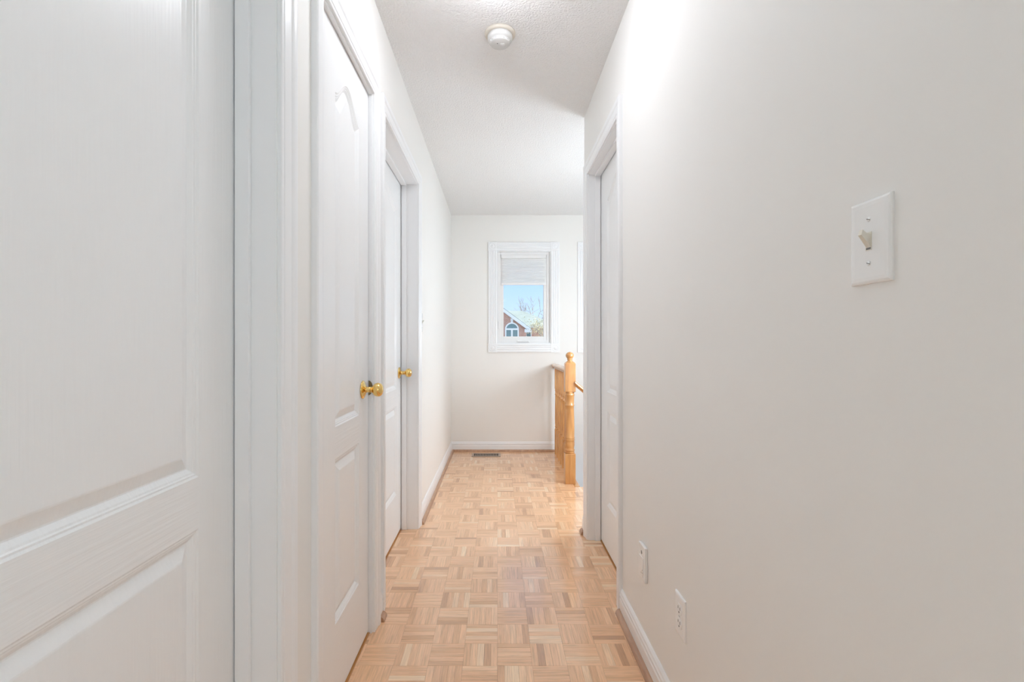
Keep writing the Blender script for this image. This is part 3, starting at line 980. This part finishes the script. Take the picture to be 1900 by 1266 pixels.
# gable roof slabs with white rakes
th = 0.14
for sx, xe in ((1, xr), (-1, xl)):
    ox = xe + sx * 0.28
    oz = ze - 0.28 * (zp - ze) / abs(xr - xp)
    MB().rings([[(xp, y, zp + 0.02), (ox, y, oz + 0.02), (ox, y, oz + th), (xp, y, zp + th + 0.02)] for y in (HY - 0.25, HY + 6.0)]).build('gable_roof', M_SHING, house)
    MB().rings([[(xp, y, zp - 0.12), (ox, y, oz - 0.12), (ox, y, oz + 0.10), (xp, y, zp + 0.10)] for y in (HY - 0.30, HY - 0.20)]).build('rake_board', M_HTRIM, house)
    if sx == 1:
        MB().box(xr - 0.10, ox + 0.05, HY - 0.32, HY + 0.1, oz - 0.14, oz + 0.06).build('eave_return', M_HTRIM, house)
# main block behind with hip roof
m0, m1, my, mdep = -6.0, 3.9, HY + 1.6, 7.0
kz = my / F_PX
mze = CAM_H + (640 - 606) * kz
MB().box(m0, m1, my, my + mdep, GZ, mze).build('main_wall', M_BRICK, house)
a, b = at(953, 578.5, HY + 5.0), at(969, 577, HY + 5.0)
mid = HY + 5.0
MB().add([(m0 - 0.3, my - 0.3, mze), (m1 + 0.3, my - 0.3, mze), (m1 + 0.3, my + mdep + 0.3, mze), (m0 - 0.3, my + mdep + 0.3, mze), (a.x - 3.6, mid, b.z), (b.x, mid, b.z)],
         [(0, 1, 5, 4), (1, 2, 5), (2, 3, 4, 5), (3, 0, 4), (0, 3, 2, 1)]).build('main_roof', M_SHING, house)
MB().box(m0 - 0.3, m1 + 0.3, my - 0.34, my - 0.28, mze - 0.10, mze + 0.04).build('gutter', M_HTRIM, house)
# arched window
wc, hw = (949.8 - 923) * k, 12.8 * k
zspr = CAM_H + (640 - 611) * k
rise_ = (611 - 598.5) * k
zbot = CAM_H + (640 - 652) * k
def arch(hw_, rise__, n=16):
    return [(wc + hw_ * math.cos(PI * i / n), zspr + rise__ * math.sin(PI * i / n)) for i in range(n + 1)]
aw = empty('arched_window', (wc - 0.5, -0.03, 0))
aw.parent = house
outer = [(wc + hw, zbot)] + arch(hw, rise_) + [(wc - hw, zbot)]
inner = [(wc + hw - 0.085, zbot + 0.085)] + arch(hw - 0.085, rise_ - 0.085) + [(wc - hw + 0.085, zbot + 0.085)]
nn = len(outer)
mb = MB()
mb.rings([[(p, HY - 0.08, q) for p, q in outer], [(p, HY - 0.08, q) for p, q in inner]], cap0=False, cap1=False)
mb.rings([[(p, HY + 0.0, q) for p, q in outer], [(p, HY - 0.08, q) for p, q in outer]], cap0=False, cap1=False)
mb.rings([[(p, HY - 0.08, q) for p, q in inner], [(p, HY - 0.02, q) for p, q in inner]], cap0=False, cap1=False)
mb.build('frame', M_HTRIM, aw)
MB().add([(p, HY - 0.03, q) for p, q in inner], [tuple(range(nn))]).build('pane', M_HGLASS, aw)
MB().box(wc - hw + 0.05, wc + hw - 0.05, HY - 0.075, HY - 0.02, zspr - 0.055, zspr + 0.055).build('crossbar', M_HTRIM, aw)
MB().box(wc - 0.055, wc + 0.055, HY - 0.07, HY - 0.02, zbot, zspr - 0.05).build('mullion', M_HTRIM, aw)
zt = zspr + rise_
MB().rings([[(wc - 0.06, y, zt - 0.02), (wc + 0.06, y, zt - 0.02), (wc + 0.09, y, zt + 0.25), (wc - 0.09, y, zt + 0.25)] for y in (HY - 0.12, HY)]).build('keystone', M_HTRIM, aw)
# small side window on the main block
p = at(981, 619, my)
for nm, mat, hw2, hh, dy in (('window_frame', M_HTRIM, 0.19, 0.34, 0.05), ('window_pane', M_HGLASS, 0.13, 0.27, 0.06)):
    MB().box(p.x - hw2, p.x + hw2, my - dy, my + 0.02, p.z - hh - 0.3, p.z + hh - 0.05).build(nm, mat, house)

def branchy(mb, p, d, L, r, depth, spread, tips):
    if depth == 0:
        tips.append(p)
        return
    q = p + d * L
    mb.tube([p, (p + q) / 2 + Vector((random.uniform(-1, 1), random.uniform(-1, 1), 0)) * L * 0.05, q], [r, r * 0.85, r * 0.65], 5)
    tips.append(q)
    for _ in range(3 if depth > 1 else 2):
        nd = (d + Vector((random.gauss(0, spread), random.gauss(0, spread), random.gauss(0.05, spread * 0.5)))).normalized()
        branchy(mb, q, nd, L * random.uniform(0.6, 0.8), r * 0.6, depth - 1, spread, tips)
def tree(name, base, L, r, depth, spread, leaves, leaf, label, bole=0.0):
    root = empty(name, base)
    mb, tips = MB(), []
    foot = Vector(base) + Vector((0, 0, bole))
    if bole:
        mb.tube([base, foot], [r * 1.6, r], 7)
    branchy(mb, foot, Vector((0, 0, 1)), L, r, depth, spread, tips)
    mb.build('trunk', M_BARK, root)
    if leaves:
        lb = MB()
        for _ in range(leaves):
            c = random.choice(tips[1:]) + Vector((random.gauss(0, 0.16), random.gauss(0, 0.16), random.gauss(0, 0.16)))
            n_ = Vector((random.gauss(0, 1), random.gauss(0, 1), random.gauss(0, 1))).normalized()
            u = n_.orthogonal().normalized()
            w = n_.cross(u)
            s_ = leaf * random.uniform(0.6, 1.3)
            lb.add([c - u * s_, c + w * s_ * 0.5, c + u * s_, c - w * s_ * 0.5], [(0, 1, 2, 3)])
        o_ = lb.build('crown', M_LEAF, root, fix=False)
        o_['kind'] = 'stuff'
    return tag(root, label, 'tree')
random.seed(21)
tree('leafy_tree', (2.22, 22.0, GZ), 0.62, 0.05, 5, 0.50, 1100, 0.035, 'young tree with dry yellow leaves in front of the brick house', 3.6)
random.seed(5)
tree('bare_tree', (4.3, 46.0, GZ), 2.9, 0.13, 6, 0.40, 0, 0, 'bare grey tree rising behind the brick house roof')
